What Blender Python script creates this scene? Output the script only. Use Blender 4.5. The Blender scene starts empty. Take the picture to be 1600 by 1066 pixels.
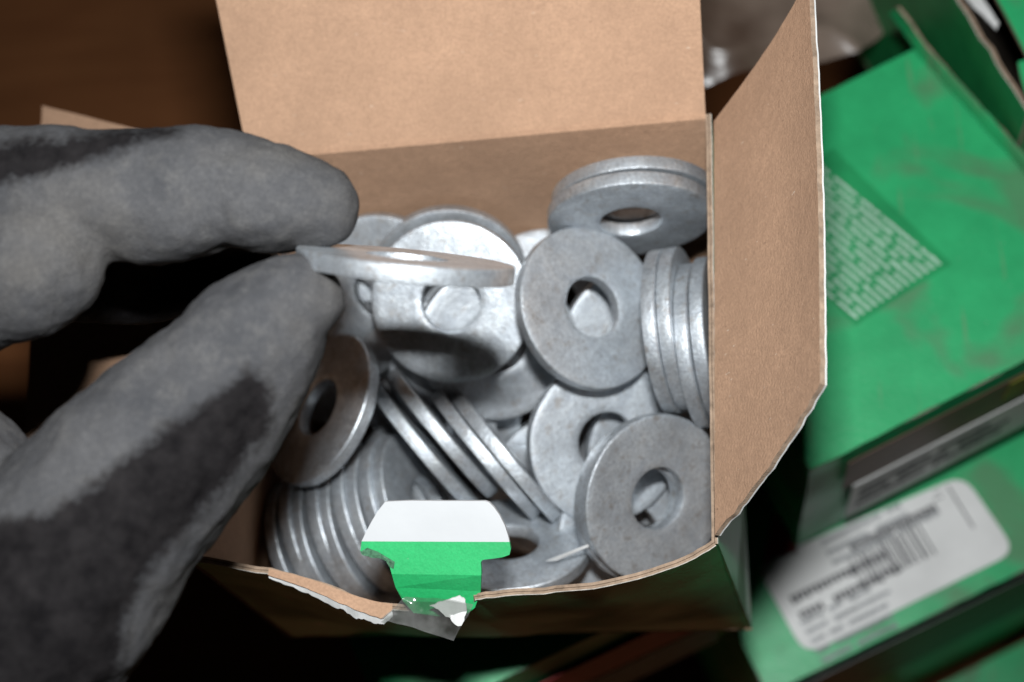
import bpy, bmesh, math, random
import numpy as np
from mathutils import Vector, Matrix, Quaternion, noise

random.seed(7)
SC = bpy.context.scene
COL = SC.collection

# ------------------------------------------------------------------ camera
F = 2350.0                       # focal length in pixels of the 1600 px wide photograph
ZR = 0.075                       # height of the box rim above the ground of the box
def _frame():
    dn = np.array([1130 - 800, -(1500 - 533), -F], float); dn /= np.linalg.norm(dn)
    Z = -dn; X = np.array([1., 0, 0]); X -= Z * (X @ Z); X /= np.linalg.norm(X)
    return np.array([X, np.cross(Z, X), Z])
M = _frame()
CAM = np.array([0, 0, ZR]) - M @ np.array([0, 0, -.32])
def at(x, y, z):                 # a photograph point at height z
    r = M @ np.array([(x - 800) / F, -(y - 533) / F, -1]); return CAM + r * ((z - CAM[2]) / r[2])
def cam(x, y, d):                # a photograph point at depth d from the lens
    return CAM + M @ (np.array([(x - 800) / F, -(y - 533) / F, -1]) * d)
def project(p):
    q = M.T @ (np.array(p) - CAM); return 800 - F * q[0] / q[2], 533 + F * q[1] / q[2], -q[2]

cd = bpy.data.cameras.new('camera'); co = bpy.data.objects.new('camera', cd); COL.objects.link(co)
cd.sensor_width = 22.3; cd.lens = F * 22.3 / 1600; cd.clip_start = .005; cd.clip_end = 50
mw = Matrix.Identity(4)
for i in range(3):
    for j in range(3): mw[i][j] = M[i][j]
    mw[i][3] = CAM[i]
co.matrix_world = mw
cd.dof.use_dof = True; cd.dof.focus_distance = .292; cd.dof.aperture_fstop = 6.3; cd.dof.aperture_blades = 7
SC.camera = co

# ------------------------------------------------------------------ world, flash, exposure
w = bpy.data.worlds.new('World'); SC.world = w; w.use_nodes = True
bg = w.node_tree.nodes['Background']; bg.inputs[0].default_value = (1, .93, .86, 1); bg.inputs[1].default_value = .003
fl = bpy.data.lights.new('flash', 'AREA'); fl.shape = 'RECTANGLE'; fl.size = .03; fl.size_y = .014; fl.energy = 2.0
fl.color = (.965, .99, 1.0)
fo = bpy.data.objects.new('flash', fl); COL.objects.link(fo)
fm = mw.copy(); fp = CAM + M @ np.array([-.002, .067, .0])
for i in range(3): fm[i][3] = fp[i]
fo.matrix_world = fm
vs = SC.view_settings; vs.view_transform = 'Standard'; vs.look = 'None'; vs.exposure = 0; vs.gamma = 1
SC.render.engine = 'CYCLES'; SC.cycles.max_bounces = 6; SC.cycles.diffuse_bounces = 1; SC.cycles.glossy_bounces = 2; SC.cycles.transparent_max_bounces = 12

# ------------------------------------------------------------------ materials
class NT:
    def __init__(s, name):
        s.m = bpy.data.materials.new(name); s.m.use_nodes = True; s.t = s.m.node_tree
        s.b = s.t.nodes['Principled BSDF']; s.out = s.t.nodes['Material Output']
        s.tc = s.n('ShaderNodeTexCoord').outputs['Object']
    def n(s, ty, **kw):
        o = s.t.nodes.new(ty)
        for k, v in kw.items(): setattr(o, k, v)
        return o
    def put(s, sock, v):
        if hasattr(v, 'is_linked') or hasattr(v, 'links'): s.t.links.new(v, sock)
        elif isinstance(v, (tuple, list)) and len(v) == 3 and sock.type == 'RGBA': sock.default_value = (*v, 1)
        else: sock.default_value = v
    def scaled(s, sc, rot=(0, 0, 0), src=None):
        mp = s.n('ShaderNodeMapping'); s.put(mp.inputs[0], src or s.tc)
        mp.inputs['Scale'].default_value = sc if isinstance(sc, tuple) else (sc,) * 3
        mp.inputs['Rotation'].default_value = rot
        return mp.outputs[0]
    def noise(s, sc, detail=4, rough=.55, rot=(0, 0, 0), src=None, dist=0):
        o = s.n('ShaderNodeTexNoise'); s.put(o.inputs['Vector'], s.scaled(sc, rot, src))
        o.inputs['Scale'].default_value = 1; o.inputs['Detail'].default_value = detail
        o.inputs['Roughness'].default_value = rough; o.inputs['Distortion'].default_value = dist
        return o.outputs['Fac']
    def ramp(s, fac, a, b, lo=0., hi=1.):
        o = s.n('ShaderNodeMapRange'); s.put(o.inputs[0], fac)
        for i, v in enumerate((a, b, lo, hi)): o.inputs[i + 1].default_value = v
        return o.outputs[0]
    def mix(s, fac, a, b, mode='MIX'):
        o = s.n('ShaderNodeMix', data_type='RGBA', blend_type=mode)
        s.put(o.inputs[0], fac); s.put(o.inputs[6], a); s.put(o.inputs[7], b); return o.outputs[2]
    def math(s, op, a, b=0.):
        o = s.n('ShaderNodeMath', operation=op); s.put(o.inputs[0], a); s.put(o.inputs[1], b); return o.outputs[0]
    def bump(s, h, strength, dist=.0005):
        o = s.n('ShaderNodeBump'); s.put(o.inputs['Height'], h); o.inputs['Strength'].default_value = strength
        o.inputs['Distance'].default_value = dist; s.put(s.b.inputs['Normal'], o.outputs[0])
    def set(s, **kw):
        for k, v in kw.items(): s.put(s.b.inputs[k.replace('_', ' ')], v)
        return s.m

def mat_cardboard(name, col, ax=0):
    k = NT(name)
    st = (1400., 300., 400.) if ax else (300., 1400., 1400.)
    fib = k.noise(st, 3, .6); fine = k.noise(1700., 3, .65); mott = k.noise(55., 5, .6); mid = k.noise(420., 4, .65)
    c = k.mix(k.ramp(mott, .3, .7), tuple(v * .86 for v in col), tuple(min(1, v * 1.12) for v in col))
    c = k.mix(k.ramp(mid, .3, .75, 0, .55), c, tuple(v * .72 for v in col))
    c = k.mix(k.ramp(fib, .5, .8, 0, .16), c, tuple(min(1, v * 1.3) for v in col))
    c = k.mix(k.ramp(fine, .38, .62, 0, .42), c, tuple(v * .58 for v in col))
    c = k.mix(k.ramp(k.noise(950., 2, .5), .72, .78, 0, .6), c, tuple(v * .3 for v in col))
    c = k.mix(k.ramp(k.noise((300., 1500., 600.), 2, .5, (0, 0, .6)), .73, .79, 0, .5), c, (.75, .66, .55))
    h = k.math('ADD', k.math('MULTIPLY', fib, .2), fine)
    k.bump(k.math('ADD', h, mid), .5, .0003)
    return k.set(Base_Color=c, Roughness=.85, Specular_IOR_Level=.2)

def mat_plain(name, col, rough=.6, var=.25, sc=120., spec=.4, bump=.15, metallic=0.):
    k = NT(name)
    c = k.mix(k.ramp(k.noise(sc, 5, .6), .3, .7), tuple(v * (1 - var) for v in col), tuple(min(1, v * (1 + var)) for v in col))
    k.bump(k.noise(sc * 6, 3), bump, .0003)
    return k.set(Base_Color=c, Roughness=rough, Specular_IOR_Level=spec, Metallic=metallic)

def mat_green(name, col=(.027, .37, .135), scuff=.8, rough=.38):
    k = NT(name)
    big = k.noise(26., 3, .5, dist=.4); mid = k.noise(90., 5, .6)
    c = k.mix(k.ramp(mid, .3, .7), tuple(v * .88 for v in col), tuple(v * 1.1 for v in col))
    c = k.mix(k.ramp(k.noise(2400., 2, .6), .4, .62, 0, .3), c, tuple(v * .62 for v in col))
    c = k.mix(k.ramp(big, .53, .61, 0, scuff * .8), c, (.085, .17, .085))                  # rubbed patches
    c = k.mix(k.ramp(k.noise((260., 26., 60.), 4, .6, (0, 0, .5)), .62, .70, 0, .6 * scuff), c, (.15, .24, .13))
    c = k.mix(k.ramp(k.noise(700., 2), .74, .8, 0, .5), c, (.3, .4, .3))
    k.bump(k.math('ADD', k.math('MULTIPLY', big, 3.), k.noise(900., 3)), .18, .0006)
    return k.set(Base_Color=c, Roughness=k.ramp(big, .5, .7, rough, rough + .25), Specular_IOR_Level=.45)

def mat_zinc(name):
    k = NT(name)
    oi = k.n('ShaderNodeObjectInfo')
    vm = k.n('ShaderNodeVectorMath', operation='MULTIPLY_ADD')
    k.put(vm.inputs[0], oi.outputs['Random']); vm.inputs[1].default_value = (3.1, 1.7, 2.3); k.put(vm.inputs[2], k.tc)
    v = vm.outputs[0]
    mott = k.noise(230., 6, .68, src=v, dist=.6); big = k.noise(70., 4, .6, src=v); fine = k.noise(1500., 3, .6, src=v)
    c = k.mix(k.ramp(mott, .34, .66), (.54, .59, .645), (.88, .94, .985))
    c = k.mix(k.ramp(big, .45, .68, 0, .6), c, (.36, .375, .395))
    c = k.mix(k.ramp(k.noise(420., 4, .7, src=v), .64, .74, 0, .55), c, (.13, .128, .125))
    c = k.mix(k.ramp(fine, .60, .70, 0, .5), c, (.9, .92, .95))
    c = k.mix(k.ramp(k.noise(1100., 3, .7, src=v), .62, .7, 0, .5), c, (.2, .2, .205))
    c = k.mix(k.ramp(oi.outputs['Random'], 0, 1, 0, .16), c, (.30, .31, .33))
    c = k.mix(k.ramp(k.noise(1250., 5, .75, src=v), .36, .62, .42, 0), c, (.22, .23, .245))
    c = k.mix(k.ramp(k.noise(330., 5, .75, src=v), .55, .68, 0, .6), c, (.30, .255, .215))
    c = k.mix(k.ramp(k.noise((520., 760., 520.), 6, .75, src=v, dist=1.2), .58, .70, 0, .42), c, (.21, .215, .225))
    c = k.mix(k.ramp(k.noise((60., 1900., 900.), 2, .5, (.3, .2, .9), src=v), .70, .76, 0, .4), c, (.92, .95, .98))
    k.bump(k.math('ADD', k.math('MULTIPLY', mott, 1.6), fine), .36, .0003)
    return k.set(Base_Color=c, Metallic=.78, Roughness=k.ramp(mott, .3, .7, .57, .42), Specular_IOR_Level=.5, Coat_Weight=.38, Coat_Roughness=.2)

def mat_glove(name):
    k = NT(name)
    a = k.n('ShaderNodeAttribute', attribute_name='knit_and_shade').outputs['Fac']
    n1 = k.noise(70., 5, .6); n2 = k.noise(260., 4, .65); f = k.noise(1700., 3, .65)
    coat = k.mix(k.ramp(n1, .3, .7), (.040, .041, .045), (.078, .077, .079))
    coat = k.mix(k.ramp(n2, .5, .75, 0, .45), coat, (.125, .120, .114))
    coat = k.mix(k.ramp(k.noise(32., 4, .6), .5, .68, 0, .55), coat, (.100, .092, .083))
    coat = k.mix(k.ramp(f, .38, .62, 0, .42), coat, (.035, .035, .037))
    coat = k.mix(k.ramp(k.noise(900., 4, .7), .55, .7, 0, .22), coat, (.16, .155, .15))
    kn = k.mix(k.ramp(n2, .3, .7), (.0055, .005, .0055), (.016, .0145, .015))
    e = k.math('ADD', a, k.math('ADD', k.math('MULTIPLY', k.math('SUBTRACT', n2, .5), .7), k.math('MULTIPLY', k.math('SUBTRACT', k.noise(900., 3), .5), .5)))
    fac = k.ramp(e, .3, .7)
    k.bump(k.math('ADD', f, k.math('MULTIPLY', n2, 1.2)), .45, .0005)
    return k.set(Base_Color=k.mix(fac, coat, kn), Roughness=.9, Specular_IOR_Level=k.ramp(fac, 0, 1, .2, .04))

def mat_film(name, tint=(1, 1, 1), gloss=.16, rough=.16, haze=.05, hsc=180., hcol=(.7, .7, .68)):
    k = NT(name)
    tr = k.n('ShaderNodeBsdfTransparent'); tr.inputs[0].default_value = (*tint, 1)
    gl = k.n('ShaderNodeBsdfGlossy'); gl.inputs['Roughness'].default_value = rough
    df = k.n('ShaderNodeBsdfDiffuse'); df.inputs[0].default_value = (*hcol, 1)
    bp = k.n('ShaderNodeBump'); k.put(bp.inputs['Height'], k.noise(200., 2, .5)); bp.inputs['Strength'].default_value = .2; bp.inputs['Distance'].default_value = .001
    k.put(gl.inputs['Normal'], bp.outputs[0])
    m1 = k.n('ShaderNodeMixShader'); m1.inputs[0].default_value = gloss; k.put(m1.inputs[1], tr.outputs[0]); k.put(m1.inputs[2], gl.outputs[0])
    m2 = k.n('ShaderNodeMixShader'); k.put(m2.inputs[0], k.ramp(k.noise(hsc, 4), .4, .75, haze * .3, haze * 2)); k.put(m2.inputs[1], m1.outputs[0]); k.put(m2.inputs[2], df.outputs[0])
    k.put(k.out.inputs['Surface'], m2.outputs[0])
    return k.m

LINERG = mat_plain('worn_liner', (.40, .37, .33), .8, .35, 700., .2, .4)
CARD = mat_cardboard('cardboard', (.46, .285, .185))
CARDV = mat_cardboard('cardboard_upright_grain', (.46, .285, .185), 1)
EDGE = mat_plain('cardboard_edge', (.27, .195, .14), .9, .35, 500., .1, .5)
PLY = mat_plain('cardboard_ply_gap', (.06, .035, .022), .9, .4, 500., .1, .5)
LINER = mat_plain('white_liner', (.56, .56, .55), .7, .1, 300., .3, .2)
GREEN = mat_green('printed_green'); GREEN_TAB = mat_green('printed_green_clean', (.022, .42, .13), .0, .45)
ZINC = mat_zinc('galvanised_zinc'); GLOVE = mat_glove('glove_fabric')
WHITE = mat_plain('white_print', (.53, .54, .55), .55, .03, 90., .3, .1)
INK = mat_plain('white_ink', (.50, .66, .56), .6, .15, 300., .3, .1)
INKD = mat_plain('dark_ink', (.09, .09, .095), .6, .3, 300., .3, .1)
INKG = mat_plain('grey_ink', (.25, .26, .27), .6, .3, 300., .3, .1)
RED = mat_plain('red_ink', (.38, .03, .035), .5, .2, 200., .3, .1)
PANELG = mat_plain('panel_green_print', (.015, .25, .085), .4, .15, 90., .4, .1)
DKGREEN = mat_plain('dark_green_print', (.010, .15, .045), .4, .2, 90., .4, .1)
LABEL = mat_plain('label_paper', (.66, .66, .65), .55, .08, 60., .3, .1)
BLACKT = mat_plain('black_glossy_tape', (.040, .038, .042), .5, .5, 80., .6, .8)
BROWNP = mat_plain('brown_print', (.10, .045, .03), .5, .3, 90., .3, .1)
YELLOWP = mat_plain('yellow_print', (.14, .14, .012), .5, .3, 90., .3, .1)
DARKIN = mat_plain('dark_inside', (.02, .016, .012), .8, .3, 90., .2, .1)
FIBRE = mat_plain('bare_fibre', (.07, .17, .10), .9, .6, 1500., .1, .6)
TAPE = mat_film('clear_tape', (.86, .88, .86), .26, .12, .14, 120., (.5, .5, .49))
BAGF = mat_film('clear_bag_film', (.80, .74, .68), .07, .26, .5, 14., (.30, .23, .185))

def mat_floor():
    k = NT('dark_brown_board')
    g = k.noise((14., 120., 20.), 5, .6, dist=.5); b = k.noise(9., 4)
    c = k.mix(k.ramp(g, .3, .7), (.20, .072, .026), (.29, .115, .043))
    c = k.mix(k.ramp(b, .35, .7, 0, .5), c, (.15, .06, .023))
    k.bump(g, .2, .001)
    return k.set(Base_Color=c, Roughness=.75, Specular_IOR_Level=.2)
FLOOR = mat_floor()

# ------------------------------------------------------------------ helpers
def link(name, me, parent=None, mats=()):
    o = bpy.data.objects.new(name, me); COL.objects.link(o)
    for m in mats: me.materials.append(m)
    if parent: o.parent = parent
    return o
def tag(o, label=None, cat=None, group=None, kind=None):
    for k_, v in (('label', label), ('category', cat), ('group', group), ('kind', kind)):
        if v: o[k_] = v
    return o
def root(name, label, cat, group=None):
    return tag(bpy.data.objects.new(name, None), label, cat, group) if False else _root(name, label, cat, group)
def _root(name, label, cat, group):
    o = bpy.data.objects.new(name, None); COL.objects.link(o); o.empty_display_size = .01
    return tag(o, label, cat, group)
def smooth(me, on=True):
    me.polygons.foreach_set('use_smooth', [on] * len(me.polygons))

def panel(name, P, thick, inside, parent, mats, layers=((.12, 3), (.36, 2), (.09, 4), (.43, 2)), jag=0., corner=False):
    """A sheet: P[i][j] is its outer face; it is thickened towards the point `inside`.
    mats: 0 outer, 1 inner, 2 edge, 3 liner, 4 ply gap"""
    P = np.array(P, float); nu, nv = P.shape[:2]
    if jag:
        for i in range(nu):
            for j in range(nv):
                if i in (0, nu - 1) or j in (0, nv - 1):
                    n_ = noise.noise_vector(Vector(P[i, j]) * 900.) + noise.noise_vector(Vector(P[i, j]) * 260.)
                    P[i, j] += np.array(n_) * jag
    N = np.cross(np.gradient(P, axis=0), np.gradient(P, axis=1)); N /= np.linalg.norm(N, axis=2, keepdims=True) + 1e-12
    if (np.array(inside) - P.mean((0, 1))) @ N.mean((0, 1)) < 0: N = -N; flip = True
    else: flip = False
    lv = [0.] + list(np.cumsum([l[0] for l in layers]))
    vs_, idx = [], {}
    ring = [(i, 0) for i in range(nu)] + [(nu - 1, j) for j in range(1, nv)] + [(i, nv - 1) for i in range(nu - 2, -1, -1)] + [(0, j) for j in range(nv - 2, 0, -1)]
    for L, f in enumerate(lv):
        pts = [(i, j) for i in range(nu) for j in range(nv)] if L in (0, len(lv) - 1) else ring
        for (i, j) in pts:
            idx[L, i, j] = len(vs_); vs_.append(tuple(P[i, j] + N[i, j] * thick * f))
    fs, mi = [], []
    for L, m_ in ((0, 0), (len(lv) - 1, 1)):
        for i in range(nu - 1):
            for j in range(nv - 1):
                q = [idx[L, i, j], idx[L, i + 1, j], idx[L, i + 1, j + 1], idx[L, i, j + 1]]
                if (L == 0) != flip: q = q[::-1]
                fs.append(q); mi.append(m_)
    for L, (f, m_) in enumerate(layers):
        for a, b in zip(ring, ring[1:] + ring[:1]):
            q = [idx[L, a[0], a[1]], idx[L, b[0], b[1]], idx[L + 1, b[0], b[1]], idx[L + 1, a[0], a[1]]]
            if flip: q = q[::-1]
            fs.append(q); mi.append(0 if corner and a[0] == b[0] and a[0] in (0, nu - 1) else m_)
    me = bpy.data.meshes.new(name); me.from_pydata(vs_, [], fs)
    o = link(name, me, parent, mats); me.polygons.foreach_set('material_index', mi)
    bm = bmesh.new(); bm.from_mesh(me); bmesh.ops.recalc_face_normals(bm, faces=bm.faces); bm.to_mesh(me); bm.free()
    for p in me.polygons: p.use_smooth = p.material_index < 2
    me.set_sharp_from_angle(angle=math.radians(40))
    return o

def quad(c00, c10, c11, c01, nu, nv, bow=None):
    c00, c10, c11, c01 = map(np.array, (c00, c10, c11, c01)); g = np.zeros((nu, nv, 3))
    for i in range(nu):
        for j in range(nv):
            s, t = i / (nu - 1), j / (nv - 1)
            g[i, j] = (c00 * (1 - s) + c10 * s) * (1 - t) + (c01 * (1 - s) + c11 * s) * t
            if bow is not None: g[i, j] += bow(s, t)
    return g

def prism(name, pts, n, thick, parent, m, bevel=0.):
    """outline of 3-D points, given a thickness along -n"""
    n = np.array(n, float); n /= np.linalg.norm(n)
    v = [tuple(p) for p in pts] + [tuple(np.array(p) - n * thick) for p in pts]; k = len(pts)
    fs = [list(range(k)), list(range(2 * k - 1, k - 1, -1))] + [[i, (i + 1) % k, k + (i + 1) % k, k + i] for i in range(k)]
    me = bpy.data.meshes.new(name); me.from_pydata(v, [], fs)
    bm = bmesh.new(); bm.from_mesh(me); bmesh.ops.recalc_face_normals(bm, faces=bm.faces); bm.to_mesh(me); bm.free()
    return link(name, me, parent, m if isinstance(m, (list, tuple)) else [m])

def boxes(name, items, parent, m):
    """many little flat blocks on one printed sheet: (origin, u, v, n, thickness)"""
    vs_, fs = [], []
    for o, u, v, n, t in items:
        b = len(vs_); o, u, v, n = map(np.array, (o, u, v, n))
        for z in (0, t):
            for a, c in ((0, 0), (1, 0), (1, 1), (0, 1)): vs_.append(tuple(o + u * a + v * c + n * z))
        fs += [[b + 4, b + 5, b + 6, b + 7]] + [[b + i, b + (i + 1) % 4, b + 4 + (i + 1) % 4, b + 4 + i] for i in range(4)]
    me = bpy.data.meshes.new(name); me.from_pydata(vs_, [], fs)
    return link(name, me, parent, [m])

def lerp(a, b, t): return np.array(a) * (1 - t) + np.array(b) * t
def spline(pts, n):
    pts = [np.array(p, float) for p in pts]; out = []
    q = [2 * pts[0] - pts[1]] + pts + [2 * pts[-1] - pts[-2]]
    k = len(pts) - 1
    for i in range(n):
        x = i / (n - 1) * k; s = min(int(x), k - 1); t = x - s; a, b, c, d = q[s:s + 4]
        out.append(.5 * (2 * b + (c - a) * t + (2 * a - 5 * b + 4 * c - d) * t * t + (3 * b - a - 3 * c + d) * t ** 3))
    return out
CM = [GREEN, CARD, EDGE, LINERG, PLY]
CMV = [GREEN, CARDV, EDGE, LINERG, PLY]
CMF = [GREEN, CARD, CARD, CARD, CARD]

# ------------------------------------------------------------------ setting
me = bpy.data.meshes.new('ground'); me.from_pydata([(-3, -3, -.300), (3, -3, -.300), (3, 3, -.300), (-3, 3, -.300)], [], [(0, 1, 2, 3)])
tag(link('ground', me, None, [FLOOR]), kind='structure')

# ------------------------------------------------------------------ the open box
BL, BR, FR, FL = at(378, 245, ZR), at(1112, 178, ZR), at(1122, 850, ZR), at(290, 874, ZR)
ZB = -.012                       # underside of the open box
FRb = at(1175, 985, ZB); BRb = BR + [.004, -.014, -ZR + ZB]; FLb = FL + [-.002, .001, -ZR + ZB]; BLb = BL + [-.003, -.014, -ZR + ZB]
MID = (BL + BR + FR + FL) / 4 - [0, 0, .04]
T = .0013
box = _root('open_carton', 'open green cardboard box of washers with its brown flaps spread', 'cardboard box', None)
ins = .0014
panel('bottom', quad(BLb, BRb, FRb, FLb, 6, 6), T, MID, box, CM)
# back wall, with a slight belly
panel('back_wall', quad(BLb + [ins, 0, .0014], BRb + [-ins, 0, .0014], BR + [-ins, 0, 0], BL + [ins, 0, 0], 14, 10,
      lambda s, t: np.array([0, .002 * math.sin(math.pi * s) * math.sin(math.pi * t), 0])), T, MID, box, CMF, corner=True)
panel('right_wall', quad(FRb + [0, .0002, .0014], BRb + [0, 0, .0014], BR, FR, 14, 10,
      lambda s, t: np.array([.0025 * math.sin(math.pi * s) * math.sin(math.pi * t), 0, 0])), T, MID, box, CMV, jag=.00008, corner=True)
panel('left_wall', quad(FLb + [0, .0002, .0014], BLb + [0, 0, .0014], BL, FL, 14, 10), T, MID, box, CMV)
# front wall: the rim is bowed out and torn left of the middle
rim = spline([at(1120, 852, .075), at(1060, 885, .075), at(950, 915, .075), at(850, 929, .075), at(760, 935, .075), at(742, 938, .0745)], 26) \
    + spline([at(734, 950, .070), at(712, 953, .068), at(660, 953, .068), at(612, 953, .0725), at(560, 942, .075), at(490, 916, .0755), at(415, 897, .0755), at(300, 877, .075)], 34)
g = np.zeros((len(rim), 12, 3))
for i, p in enumerate(rim):
    s = i / (len(rim) - 1); b = lerp(FRb + [-.0016, 0, .0014], FLb + [.0016, 0, .0014], s)
    for j in range(12):
        t = j / 11; bow = math.sin(math.pi * min(1, t)) * .003 * math.sin(math.pi * s)
        g[i, j] = lerp(b, p, t) + np.array([0, -bow, 0])
        if t > .6: g[i, j] += np.array(noise.noise_vector(Vector(g[i, j]) * 120.)) * .0009 * (t - .6)
front = panel('front_wall', g, T * 1.05, MID, box, CM, jag=.00024, corner=True)
# lid leaning back from the back rim
l1, l0 = at(1098, -20, .094), at(331, -20, .094)
dl, dr = l0 - BL, l1 - BR
panel('lid', quad(BL + [ins, .0006, -.0012], BR + [-ins, .0006, -.0012], BR + dr * 1.9, BL + dl * 1.9, 20, 20,
      lambda s, t: np.array([0, 0, .0012 * math.sin(math.pi * s) * t])), T, BL + dl + [.05, -.05, .1], box, CMF)
# right flap, almost upright
h0, h1 = at(1126, 838, .0766), at(1123, 192, .0766)
f0, f1 = at(1283, 602, .113), at(1264, -32, .113)
FLAP = quad(h0, h1, f1, f0, 60, 30, lambda s, t: np.array([.0028 * math.sin(math.pi * t * .8) * (.6 + .4 * math.sin(math.pi * s)), 0, 0]))
for j in range(30):
    FLAP[0, j] += (FLAP[1, j] - FLAP[0, j]) * (.30 * noise.noise(Vector((j * .9, 3, 1))) + .2 * noise.noise(Vector((j * .31, 7, 1))))
panel('side_flap', FLAP,
      T, MID + [-.05, 0, .1], box, [LINER, CARDV, EDGE, LINER, PLY], layers=((.24, 3), (.38, 2), (.38, 2)), jag=.00009)
# left flap, folded out
q0, q1 = at(290, 872, .0766), at(376, 246, .0766)
panel('side_flap', quad(q0, q1, at(72, 168, .055), at(40, 800, .050), 20, 14), T, MID + [0, 0, .2], box, CMV, jag=.00012)

# tuck tongue taped to the front wall
tp = [at(614, 897, .079), at(752, 899, .079), at(681, 783, .0855)]
tn = np.cross(tp[1] - tp[0], tp[2] - tp[0]); tn /= np.linalg.norm(tn)
if tn @ (CAM - tp[0]) < 0: tn = -tn
def onp(x, y):
    r = M @ np.array([(x - 800) / F, -(y - 533) / F, -1]); return CAM + r * (((tp[0] - CAM) @ tn) / (r @ tn))
wht = [(602, 784), (640, 782.5), (700, 783), (758, 783), (764, 785), (772, 793), (781, 806), (789, 822), (794, 838), (796, 847), (565, 846), (571, 833), (580, 816), (590, 799)]
grn = [(565, 846), (796, 847), (798, 858), (796, 867), (785, 871), (768, 873.5), (754, 875), (751, 879), (752, 888), (752, 899), (612, 897), (609, 886), (604, 877), (596, 873), (580, 871), (566, 867), (563, 862)]
tab = prism('locking_tab', [onp(*p) for p in wht] , tn, .0011, box, [WHITE, LINER]); tab['label'] = 'white and green locking tab'
prism('tab_base', [onp(*p) for p in grn], tn, .0011, tab, [GREEN_TAB])
prism('bare_patch', [onp(*p) + tn * .00012 for p in ((563, 862), (574, 856), (590, 862), (607, 872), (617, 878), (615, 889), (608, 885), (603, 876.5), (594, 872.5), (568, 868))], tn, .0002, tab, [FIBRE])
low = [onp(612, 897), onp(752, 899), at(751, 924, .0750), at(742, 950, .0725), at(726, 962, .0710), at(690, 964, .0705), at(646, 958, .0715), at(630, 940, .0735), at(618, 918, .0765)]
prism('tab_root', low, (0, -.5, .85), .0009, tab, [GREEN_TAB])
# torn white liner and the strip of clear tape
tw0 = ((672, 947), (690, 940), (706, 934), (718, 931), (727, 938), (729, 950), (728, 962), (722, 976), (714, 979), (705, 969), (692, 960), (684, 952))
tw = []
for k_ in range(len(tw0)):
    a_, b_ = np.array(tw0[k_], float), np.array(tw0[(k_ + 1) % len(tw0)], float)
    for t_ in np.linspace(0, 1, 7)[:-1]:
        q_ = lerp(a_, b_, t_); jt = noise.noise_vector(Vector((q_[0] * .13, q_[1] * .13, 3.))) * 2.6
        zz = .0764; tw.append(at(q_[0] + jt[0], q_[1] + jt[1], zz) )
prism('torn_liner', tw, (0, -.7, .7), .0003, tab, [LINER])
tear = spline([p for p in rim[26:] if 418 < project(p)[0] < 618], 44)
ply, lin, f1_ = [], [], []
for i, p in enumerate(tear):
    u_ = i / 43; e_ = math.sin(math.pi * min(1, u_ * .75 + .25)) ** .7; b_ = (1 - u_) ** .8 * min(1, u_ / .10)
    jn = noise.noise(Vector(p) * 420) + .6 * noise.noise(Vector(p) * 1300); jm = noise.noise(Vector(p) * 700 + Vector((5, 1, 2)))
    a0 = p + np.array([0, .0011, .0004]); a1 = p + np.array([0, -.0003 - .0020 * b_ + .0004 * jm * b_, .0007 - .0002 * b_])
    a2 = a1 + np.array([0, -.0004 - (.0006 + .0006 * jn) * e_, -.0005 - (.0008 + .0008 * jn) * e_])
    ply += [tuple(a0), tuple(a1)]; lin += [tuple(a1 + [0, -.0001, -.0004]), tuple(a2)]
    if i: k_ = 2 * i; f1_.append([k_ - 2, k_ - 1, k_ + 1, k_])
for nm, v_, m_ in (('peeled_ply', ply, CARD), ('torn_edge', lin, LINER)):
    me = bpy.data.meshes.new(nm); me.from_pydata(v_, [], f1_); o_ = link(nm, me, box, [m_])
    sm = o_.modifiers.new('thickness', 'SOLIDIFY'); sm.thickness = .0003; sm.offset = 1 if nm == 'torn_edge' else 0
def film(name, c, nu, nv, amp, sc, parent, m, thick=0.):
    g = quad(*c, nu, nv); vs_ = []
    for i in range(nu):
        for j in range(nv):
            p = Vector(g[i, j]); r = 1 - abs(noise.noise(p * sc)) * 2
            vs_.append(p + Vector((noise.noise(p * sc * .7), noise.noise(p * sc * .7 + Vector((9, 2, 1))), r + .4 * noise.noise(p * sc * 3))) * amp)
    fs = [[i * nv + j, (i + 1) * nv + j, (i + 1) * nv + j + 1, i * nv + j + 1] for i in range(nu - 1) for j in range(nv - 1)]
    me = bpy.data.meshes.new(name); me.from_pydata(vs_, [], fs); smooth(me)
    return link(name, me, parent, [m])
film('clear_tape', (at(594, 966, .0760), at(707, 1007, .0740), at(742, 944, .0765), at(634, 930, .0775)), 46, 40, .0009, 150., box, TAPE)

# ------------------------------------------------------------------ washers
def washer_mesh(name, seed, ro=.019, ri=.0071, h=.0031):
    b = .00028
    prof = [(ri, -h/2 + b), (ri, h/2 - b), (ri + b * .3, h/2 - b * .3), (ri + b, h/2), (ri + .002, h/2), (ro - .002, h/2), (ro - b * 2, h/2), (ro - b * .7, h/2 - b * .3), (ro, h/2 - b * 1.2),
            (ro, -h/2 + b), (ro - b * .3, -h/2 + b * .3), (ro - b, -h/2), (ro - .002, -h/2), (ri + .002, -h/2), (ri + b, -h/2), (ri + b * .3, -h/2 + b * .3)]
    n = 96; k = len(prof); vs_ = []
    for i in range(n):
        a = 2 * math.pi * i / n; c_, s_ = math.cos(a), math.sin(a)
        for r, z in prof:
            d = noise.noise(Vector((c_ * 2 + seed * 7, s_ * 2, r * 60))) * .00010 + noise.noise(Vector((c_ * 9, s_ * 9 + seed * 5, r * 200))) * .00005
            vs_.append((c_ * (r + d), s_ * (r + d), z + d * .5))
    fs = [[i * k + j, ((i + 1) % n) * k + j, ((i + 1) % n) * k + (j + 1) % k, i * k + (j + 1) % k] for i in range(n) for j in range(k)]
    me = bpy.data.meshes.new(name); me.from_pydata(vs_, [], fs); smooth(me); me.materials.append(ZINC)
    me.set_sharp_from_angle(angle=math.radians(35))
    return me
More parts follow.
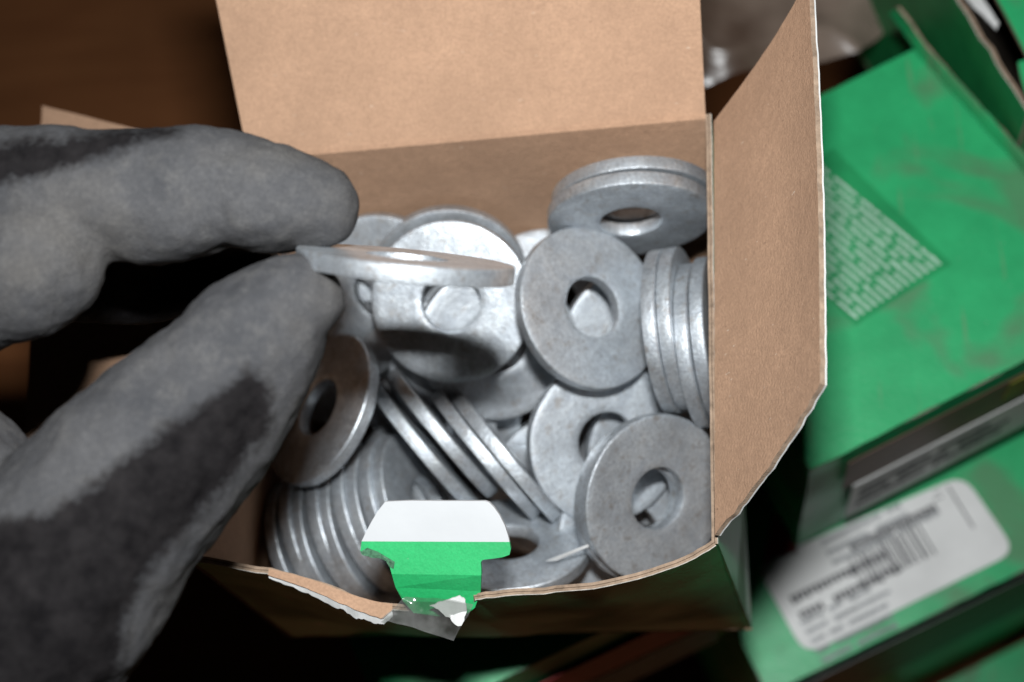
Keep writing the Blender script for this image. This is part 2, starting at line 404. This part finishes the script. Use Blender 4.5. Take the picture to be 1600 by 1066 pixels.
WM = [washer_mesh('washer', s) for s in range(4)]
WASH = []
def washer(x, y, d, n, label, group='loose washers in the box'):
    n = M @ np.array(n, float); n /= np.linalg.norm(n)
    o = bpy.data.objects.new('washer', WM[len(WASH) % 4]); COL.objects.link(o)
    o.rotation_mode = 'QUATERNION'
    o.rotation_quaternion = Vector((0, 0, 1)).rotation_difference(Vector(n)) @ Quaternion((0, 0, 1), random.uniform(0, 6.28))
    o.location = cam(x, y, d); tag(o, label, 'washer', group); WASH.append(o)
    return o
washer(634, 414, .261, (.10, .985, .122), 'washer held edge-on between gloved finger and thumb', None)
washer(706, 472, .350, (-.17, -.15, .97), 'bright face-up washer directly below the held one, crossed by its shadow')
washer(776, 534, .3590, (.16, -.22, .96), 'shiny washer peeking out under the lower right of the bright shadowed one')
washer(921, 482, .344, (.50, .22, .84), 'tilted washer in the middle of the box with an open oval hole')
washer(985, 337, .344, (.03, -.93, .36), 'front one of two washers propped against the back wall at upper right')
washer(990, 313, .3482, (.03, -.93, .36), 'rear one of two washers propped against the back wall at upper right')
for k, nm in enumerate(('first', 'second', 'third', 'fourth')):
    washer((1043, 1066, 1092, 1115)[k], (519, 515, 540, 530)[k], .345, (.955, .107, .31), '%s washer from the left in the upright row beside the right flap' % nm, 'washers on edge by the right wall')
washer(945, 690, .352, (.31, -.06, .95), 'face-up washer under the tilted middle one and behind the frontmost')
washer(1022, 777, .3385, (.50, -.11, .86), 'frontmost washer leaning in the near right corner, sharply in focus')
washer(1012, 780, .3422, (.50, -.11, .86), 'washer right behind the frontmost one, only its edge showing')
for k, nm in enumerate(('lowest', 'second', 'third', 'topmost')):
    washer((664, 692, 760, 792)[k], (697, 676, 710, 714)[k], (.362, .360, .358, .356)[k], (.765, .635, -.03), '%s washer of the slanting row on edge in the middle of the box' % nm, 'washers slanting on edge in the middle')
washer(505, 640, .358, (-.72, .38, .58), 'washer in shade beside the thumb with a bright lower right edge')
FAN = ('first', 'second', 'third', 'fourth', 'fifth', 'sixth', 'seventh', 'eighth', 'ninth')
for k, nm in enumerate(FAN):
    dx, dy = (0, 1, -1, 2, -1, 1, 0, 2, 5)[k], (3, -5, 4, -3, 5, -7, 1, -4, 0)[k]
    washer(492 + 20.5 * k + dx, 856 - 8 * k + dy, .372 - .0009 * k, (.87, .36 + (.0, .02, -.01, .01, -.01, .01, .0, .02, .03)[k], .33 + (.0, -.01, .01, -.01, 0, .01, .0, .02, .06)[k]),
           '%s washer from the left in the leaning row at the near left corner' % nm, 'washers leaning at the near left corner')
washer(795, 856, .347, (-.06, .90, .42), 'washer lying low against the front wall right of the locking tab')
washer(600, 452, .366, (-.2, -.35, .92), 'washer behind the held one near the fingertip, lit along its top')
washer(702, 432, .3665, (.05, -.55, .83), 'washer lying against the back wall behind the bright shadowed one')
washer(858, 476, .368, (.1, .25, .96), 'washer mostly hidden between the bright one and the tilted middle one')
washer(556, 480, .374, (-.5, .1, .86), 'washer half hidden behind the tip of the thumb')
washer(655, 765, .384, (.62, .35, .7), 'washer mostly buried between the thumb-side one and the near left row')
washer(726, 566, .3700, (.25, -.28, .93), 'washer seen only through the hole of the bright shadowed one')
washer(992, 540, .3660, (.25, -.12, .96), 'washer seen mainly through the oval hole of the tilted middle one')
washer(1032, 704, .3680, (.25, -.2, .95), 'washer right under the face-up one behind the frontmost')
washer(984, 838, .3580, (.35, -.05, .93), 'washer under the frontmost one, showing through its hole')
washer(815, 655, .370, (.35, -.15, .92), 'washer deep in the gap right of the slanting row')
DEEP = ((480, 420, 'washer glimpsed between the thumb tip and the bright shadowed washer'), (620, 560, 'shaded washer glimpsed low between the thumb-side one and the slanting row'), (560, 700, ''),
        (700, 640, 'shaded washer glimpsed behind the top ends of the slanting row'), (740, 760, ''), (840, 580, 'washer glimpsed in the small gap below left of the tilted middle one'),
        (880, 760, 'washer glimpsed at the lower end of the slanting row beside the face-up one'), (980, 560, ''),
        (900, 850, 'washer seen through the hole of the low one beside the locking tab'), (1050, 700, ''),
        (1060, 420, ''), (790, 380, ''),
        (660, 830, 'washer glimpsed just above the white edge of the locking tab'), (520, 560, 'washer seen through the hole of the one beside the thumb'))
for k, (x, y, lb_) in enumerate(DEEP):
    a = random.uniform(0, 6.28); t = random.uniform(.05, .25)
    if lb_: washer(x, y, .380 + .004 * (k % 3), (math.cos(a) * t, math.sin(a) * t - .35, .93), lb_, 'washers nearly covered in the pile')
sl = [cam(852, 877, .334), cam(918, 851, .332), cam(921, 854, .332), cam(870, 876, .334)]
tag(prism('paper_sliver', sl, M[:, 2], .0002, None, [LINER]), 'thin pale paper sliver lying across the washers near the front wall', 'paper scrap')

# ------------------------------------------------------------------ gloved hand
def hand():
    chains = [  # (px, py, radius px, depth)
        # index finger, from its tip to the knuckle
        [(500, 318, 67, .262), (455, 314, 80, .262), (400, 306, 91, .262), (345, 284, 80, .262), (290, 303, 105, .262), (230, 308, 108, .262), (170, 304, 105, .261), (90, 310, 112, .262), (0, 320, 122, .264), (-120, 340, 135, .266)],
        # its coated middle pad and the side of the palm
        [(70, 400, 98, .258), (40, 412, 118, .258), (-30, 425, 128, .260), (-120, 470, 135, .262), (-180, 600, 138, .262), (-150, 690, 132, .262), (-92, 768, 148, .260), (-60, 830, 160, .258)],
        # thumb, from its tip to the ball
        [(468, 468, 71, .253), (442, 484, 82, .253), (410, 520, 101, .253), (376, 564, 118, .254), (330, 620, 132, .255), (290, 668, 146, .256), (225, 735, 158, .253), (162, 805, 166, .251), (60, 930, 192, .249), (-60, 1030, 205, .249), (-200, 1180, 210, .25), (-300, 1320, 190, .25)],
        [(-60, 830, 160, .258), (-40, 930, 190, .252), (60, 930, 192, .249)],
        # middle finger curled behind
        [(400, 425, 44, .305), (330, 432, 58, .308), (240, 436, 70, .308), (140, 428, 80, .302), (0, 410, 95, .290), (-120, 440, 120, .272)],
        # ring and little finger, curled further behind
        [(235, 440, 56, .330), (150, 432, 66, .328), (40, 420, 76, .315), (-120, 450, 105, .276)],
        [(60, 430, 55, .340), (-40, 440, 64, .328), (-140, 490, 90, .288)],
    ]
    bm = bmesh.new()
    for ch in chains:
        pts = [np.append(cam(x, y, d), r * d / F) for x, y, r, d in ch]
        n = max(12, int(sum(np.linalg.norm(a[:3] - b[:3]) for a, b in zip(pts, pts[1:])) / .0022))
        for q in spline(pts, n):
            bmesh.ops.create_icosphere(bm, subdivisions=3, radius=float(q[3]), matrix=Matrix.Translation(Vector(q[:3])))
    me = bpy.data.meshes.new('gloved_hand'); bm.to_mesh(me); bm.free()
    o = link('gloved_hand', me)
    r = o.modifiers.new('r', 'REMESH'); r.mode = 'VOXEL'; r.voxel_size = .0009
    s = o.modifiers.new('s', 'SMOOTH'); s.iterations = 9; s.factor = .5
    dg = bpy.context.evaluated_depsgraph_get()
    m2 = bpy.data.meshes.new_from_object(o.evaluated_get(dg)); o.modifiers.clear(); o.data = m2; m2.name = 'gloved_hand'
    # knit back of the glove against the dipped coating, with shade painted on the rear fingers
    poly = np.array([(-400, 830), (-200, 826), (0, 814), (73, 802), (145, 758), (232, 686), (339, 613), (387, 577), (418, 590), (424, 625), (420, 670), (388, 718), (352, 762), (312, 812), (262, 862), (225, 910), (205, 950), (195, 1010), (170, 1090), (100, 1500), (-400, 1500)], float)
    pol2 = np.array([(-300, 300), (0, 292), (90, 264), (185, 236), (285, 205), (250, 196), (180, 199), (100, 216), (40, 214), (0, 222), (-300, 240)], float)
    n = len(m2.vertices); co_ = np.empty(n * 3); m2.vertices.foreach_get('co', co_); co_ = co_.reshape(-1, 3)
    nr = np.empty(n * 3); m2.vertices.foreach_get('normal', nr); nr = nr.reshape(-1, 3)
    q = (co_ - CAM) @ M; px = np.stack([800 - F * q[:, 0] / q[:, 2], 533 + F * q[:, 1] / q[:, 2]], 1)
    def sdist(pl):
        d = np.full(n, 1e9); ins_ = np.zeros(n, bool)
        for a, b in zip(pl, np.roll(pl, -1, 0)):
            ab = b - a; t = np.clip(((px - a) @ ab) / (ab @ ab), 0, 1)
            d = np.minimum(d, np.linalg.norm(px - a - t[:, None] * ab, axis=1))
            cr = ((a[1] > px[:, 1]) != (b[1] > px[:, 1])); den = (b[1] - a[1]) if b[1] != a[1] else 1e-9
            ins_ ^= cr & (px[:, 0] < (b[0] - a[0]) * (px[:, 1] - a[1]) / den + a[0])
        return np.where(ins_, d, -d)
    k1 = np.clip(.5 + sdist(poly) / 64, 0, 1); k2 = np.clip(.5 + sdist(pol2) / 60, 0, 1)
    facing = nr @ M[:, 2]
    back = np.clip((-facing - .25) * 3, 0, 1) + np.clip((-q[:, 2] - .272) * 200, 0, 1) * (px[:, 1] < 560) * (px[:, 0] < 420)  # back-facing cloth, plus painted shade blackening the fingers curled behind
    at_ = m2.attributes.new('knit_and_shade', 'FLOAT', 'POINT'); at_.data.foreach_set('value', np.clip(np.maximum(np.maximum(k1, k2), back), 0, 1))
    # rumples of the coating
    disp = np.array([noise.noise(Vector(p) * 110.) * .0009 + noise.noise(Vector(p) * 420.) * .0003 for p in co_])
    co_ = co_ + nr * disp[:, None]; m2.vertices.foreach_set('co', co_.ravel()); m2.update(); smooth(m2)
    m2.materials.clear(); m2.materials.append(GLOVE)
    return o
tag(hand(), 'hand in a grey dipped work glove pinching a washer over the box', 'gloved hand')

# ------------------------------------------------------------------ the closed green boxes around
def carton(name, top, h, label, top_m=GREEN, front_m=GREEN, sides_m=GREEN, cat='cardboard box', group='green boxes stacked below', belly=.0012):
    """top: FL, FR, BR, BL corners. Returns root and corner arrays"""
    r = _root(name, label, cat, group)
    t = [np.array(p, float) for p in top]; b = [p - [0, 0, h] for p in t]
    c = sum(t) / 4 - [0, 0, h / 2]; e = .0013
    def up(s, tt): return np.array([0, 0, belly * math.sin(math.pi * s) * math.sin(math.pi * tt)])
    u = (t[1] - t[0]) / np.linalg.norm(t[1] - t[0]); v = (t[3] - t[0]) / np.linalg.norm(t[3] - t[0])
    panel('top_panel', quad(*t, 22, 22, up), .001, c, r, [top_m, CARD, EDGE, LINERG, PLY], jag=.0003)
    dz = np.array([0, 0, -.0012])
    def wall(nm, a, b_, a0, b0, m_, inset):
        d = (b_ - a) / np.linalg.norm(b_ - a)
        panel(nm, quad(a0 + d * inset, b0 - d * inset, b_ - d * inset + dz, a + d * inset + dz, 14, 8,
              lambda s, tt: np.array([d[1], -d[0], 0]) * .0012 * math.sin(math.pi * s) * math.sin(math.pi * tt)), .001, c, r, [m_, CARD, EDGE, LINERG, PLY], jag=.0002, corner=True)
    wall('front_panel', t[0], t[1], b[0], b[1], front_m, 0)
    wall('back_panel', t[2], t[3], b[2], b[3], sides_m, 0)
    wall('end_panel', t[1], t[2], b[1], b[2], sides_m, .0013)
    wall('end_panel', t[3], t[0], b[3], b[0], sides_m, .0013)
    return r, t, b, u, v

def text_rows(items_out, o, u, v, n, rows, rowh, length, seed, fill=.62, gap=.25, rag=.3):
    """small printed words in rows: u along the row, v to the next row"""
    rr = random.Random(seed)
    for k in range(rows):
        x = 0.; end = length * (1 - rr.random() * rag)
        while x < end:
            wl = rowh * rr.choice((1.6, 2.6, 3.4, 4.4, 6.0)); cw = rowh * .30; nx = int(wl / cw)
            for c_ in range(nx):
                hgt = rowh * fill * rr.uniform(.7, 1.1)
                items_out.append((o + u * (x + c_ * cw) + v * (k * rowh + rowh * (1 - fill) / 2), u * cw * .78, v * hgt, n, .00012))
            x += wl + rowh * gap
ZN = np.array([0, 0, 1.])

# box A: closed box right of the open one
A = [at(1266, 735, -.016), at(1810, 456, -.016), at(1437, 72, -.016)]
A.append(A[2] - (A[1] - A[0]) * .93)
ra, ta, ba, ua, va = carton('green_carton', A, .078, 'closed green box under the right flap with a block of white print')
nA = ZN
def topA(x, y, lift=.0013): return at(x, y, -.016 + lift)
pr_ = [topA(1336, 508), topA(1487, 412), topA(1302, 232), topA(1160, 318)]
prism('print_panel', pr_, nA, .0004, ra, [PANELG])
o0 = topA(1334, 500, .0015); rowv = topA(1474, 410, .0015) - o0; rowu = topA(1160, 350, .0015) - o0
L_ = np.linalg.norm(rowv); rowv /= L_; rowu /= np.linalg.norm(rowu)
it = []; text_rows(it, o0, rowu, rowv, nA, 14, L_ / 14, .05, 5, .42, .45, .25)
boxes('printed_text', it, ra, INK)
# raised lip along its right edge
lp = spline([at(1403, 14, -0.0010), at(1420, 35, -0.0040), at(1445, 70, -0.0090), at(1500, 130, -0.0100), at(1560, 196, -0.0100), at(1640, 285, -0.0100)], 30)
lq = spline([at(1388, 22, -0.0090), at(1408, 45, -0.0110), at(1432, 82, -0.0145), at(1486, 142, -0.0145), at(1546, 208, -0.0145), at(1626, 297, -0.0145)], 30)
panel('edge_flap', np.stack([np.array([lerp(a, b, t) + [0, 0, .0012 * math.sin(math.pi * t)] for t in np.linspace(0, 1, 5)]) for a, b in zip(lp, lq)]), .0009, lp[10] - [0, 0, 1.], ra, CM, jag=.0002)
# label and print on its front
nF = np.cross(ua, ZN); nF /= np.linalg.norm(nF)
def frontpt(t, b, s, h, off=.0024): return lerp(lerp(t[0], t[1], s), lerp(b[0], b[1], s), h) + nF * off
def frontquad(name, t, b, s0, s1, h0, h1, m, parent, off, thick=.0003):
    return prism(name, [frontpt(t, b, s0, h0, off), frontpt(t, b, s1, h0, off), frontpt(t, b, s1, h1, off), frontpt(t, b, s0, h1, off)], nF, thick, parent, [m])
frontquad('printed_band', ta, ba, .10, .9, .05, .36, BROWNP, ra, .0022)
frontquad('printed_band', ta, ba, .57, .75, .08, .26, YELLOWP, ra, .0025)
lab = frontquad('label', ta, ba, .135, .9, .38, .80, LABEL, ra, .0024)
it = []
text_rows(it, frontpt(ta, ba, .16, .44, .0025), ua, -ZN, nF, 3, .007, .05, 5, .6, .3, .4)
boxes('printed_text', it, lab, INKD)

# box B: lower, with the big white label
zB = -.097
B = [at(1200, 1085, zB), at(1750, 818, zB)]
uB = (B[1] - B[0]) / np.linalg.norm(B[1] - B[0]); vB = np.array([-uB[1], uB[0], 0])
B += [B[1] + vB * .1, B[0] + vB * .1]
rb, tb, bb, ub, vb = carton('green_carton', B, .198, 'green box lowest at right with a big white barcode label on top')
def topB(x, y, lift=.0014): return at(x, y, zB + lift)
def rounded(c, r, n=5):
    out = []
    for i, p in enumerate(c):
        a, b = c[i - 1], c[(i + 1) % len(c)]
        d0 = (a - p) / np.linalg.norm(a - p); d1 = (b - p) / np.linalg.norm(b - p); p0, p1 = p + d0 * r, p + d1 * r
        for k in range(n): t = k / (n - 1); out.append((1 - t) ** 2 * p0 + 2 * t * (1 - t) * p + t * t * p1)
    return out
lc = [topB(1258, 1024), topB(1588, 862)]; lc += [topB(1505, 742), topB(1180, 882)]
labB = prism('label', rounded(lc, .006), ZN, .0004, rb, [LABEL]); labB['label'] = 'white label with a barcode'
def lb(s, t, lift=.00012): return lerp(lerp(lc[0], lc[1], s), lerp(lc[3], lc[2], s), t) + [0, 0, lift]
lu = (lc[1] - lc[0]); lv = (lc[3] - lc[0])
bars = []; x = .36; rr = random.Random(4)
while x < .70:
    wd = rr.choice((.005, .009, .014)); bars.append((lb(x, .34), lu * wd, lv * (.34 if x < .62 else .36), ZN, .0001)); x += wd + rr.choice((.006, .010, .018))
boxes('barcode', bars, labB, INKD)
it = []
luu, lvv = lu / np.linalg.norm(lu), lv / np.linalg.norm(lv)
text_rows(it, lb(.06, .62), luu, -lvv, ZN, 2, .0056, .026, 11, .5, .5, .2)
text_rows(it, lb(.40, .84), luu, -lvv, ZN, 1, .005, .026, 12, .5, .6, .1)
boxes('printed_text', it, labB, INKD)
it = []; text_rows(it, lb(.05, .34), luu, -lvv, ZN, 5, .0032, .026, 13, .5, .4, .3)
text_rows(it, lb(.30, .98), luu, -lvv, ZN, 3, .0035, .03, 14, .5, .4, .3)
boxes('printed_text', it, labB, INKG)
boxes('printed_line', [(lb(.90, .42), lu * .008, lv * .48, ZN, .0001), (lb(.82, .86), lu * .05, lv * .012, ZN, .0001), (lb(.84, .93), lu * .03, lv * .012, ZN, .0001)], labB, INKD)
prism('printed_logo', [topB(1192, 880), topB(1247, 862), topB(1212, 790)], ZN, .0003, rb, [RED])
frontquad('tape_strip', tb, bb, -.02, 1.0, .010, .36, BLACKT, rb, .0022)

# box D: lower right corner of the picture
zD = -.245
D = [at(1420, 1210, zD), at(1900, 975, zD)]; D[0] = at(1475, 1180, zD)
D0 = at(1425, 1093, zD); D1 = at(1760, 922, zD); uD = (D1 - D0) / np.linalg.norm(D1 - D0); vD = np.array([-uD[1], uD[0], 0])
carton('green_carton', [D0 - vD * .08, D1 - vD * .08, D1, D0], .05, 'green box at the very lower right corner, only its top edge in view')

# box C: under the front of the open box
zC = -.0185
C0, C1 = at(600, 1080, zC), at(762, 1072, zC); 
C2 = at(945, 985, zC); uC = (C2 - C1) / np.linalg.norm(C2 - C1)
C = [at(566, 1000, zC), at(640, 1140, zC), at(770, 1068, zC)]
vC = (C2 - at(770, 1068, zC)); vC /= np.linalg.norm(vC); wC = np.array([vC[1], -vC[0], 0])      # wC points right-down
e1 = at(770, 1068, zC) - vC * .03; e0 = e1 - wC * .062
rc, tc_, bc, uc, vc = carton('green_carton', [e0, e1, e1 + vC * .098, e0 + vC * .098], .076, 'dark green box jutting out from below the front of the open one')
# print on its right end
nE = wC
def endpt(s, h, off=.0022): return lerp(lerp(tc_[1], tc_[2], s), lerp(bc[1], bc[2], s), h) + nE * off
prism('printed_band', [endpt(.05, .22), endpt(.95, .22), endpt(.95, .55), endpt(.05, .55)], nE, .0003, rc, [RED])
prism('label', [endpt(.05, .58), endpt(.95, .58), endpt(.95, .95), endpt(.05, .95)], nE, .0003, rc, [INKG])

# box E: upper right, its top standing a little open
zE = .005
E0, E1 = at(1606, 178, zE), at(1476, -30, zE)
vE = (E1 - E0) / np.linalg.norm(E1 - E0); uE = np.array([vE[1], -vE[0], 0])
re_ = _root('green_carton', 'green box with its lid ajar at the upper right corner of the picture', 'cardboard box', 'green boxes stacked below')
h = .09
cE = E0 + vE * .03 + uE * .05 - ZN * h / 2
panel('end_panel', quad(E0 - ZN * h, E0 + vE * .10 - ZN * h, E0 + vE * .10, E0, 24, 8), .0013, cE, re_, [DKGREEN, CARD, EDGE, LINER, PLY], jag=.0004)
panel('front_panel', quad(E0 + uE * .0014 - ZN * h, E0 + uE * .1 - ZN * h, E0 + uE * .1, E0 + uE * .0014, 20, 8), .0013, cE, re_, CM, jag=.0003)
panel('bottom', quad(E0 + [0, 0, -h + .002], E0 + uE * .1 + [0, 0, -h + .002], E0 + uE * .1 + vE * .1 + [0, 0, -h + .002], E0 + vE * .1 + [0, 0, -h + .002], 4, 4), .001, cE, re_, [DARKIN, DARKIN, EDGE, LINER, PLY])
G0, G1 = at(1612, 100, zE + .004), at(1548, -20, zE + .004); vG = (G1 - G0) / np.linalg.norm(G1 - G0); uG = np.array([vG[1], -vG[0], 0])
panel('top_panel', quad(G0, G0 + uG * .09, G0 + uG * .09 + vG * .09, G0 + vG * .09, 12, 12), .0013, cE, re_, CM, jag=.0003)
panel('tuck_flap', quad(at(1500, -12, zE - .004), at(1556, 46, zE - .004), at(1560, 36, zE - .0035), at(1524, -20, zE - .0035), 8, 4), .0008, cE, re_, [LINER, LINER, LINER, LINER, LINER], jag=.0003)
panel('edge_flap', quad(at(1591, 98, zE + .001), at(1608, 172, zE + .001), at(1680, 150, zE + .001), at(1660, 80, zE + .001), 6, 6), .001, cE, re_, CM, jag=.0003)

# clear bag behind
bag = film('plastic_bag', (at(960, 160, -.05), at(1335, 92, -.06), at(1500, -160, -.05), at(960, -160, -.03)), 90, 80, .010, 20., None, BAGF)
tag(bag, 'crumpled clear plastic bag lying behind the lid and right flap', 'plastic bag')
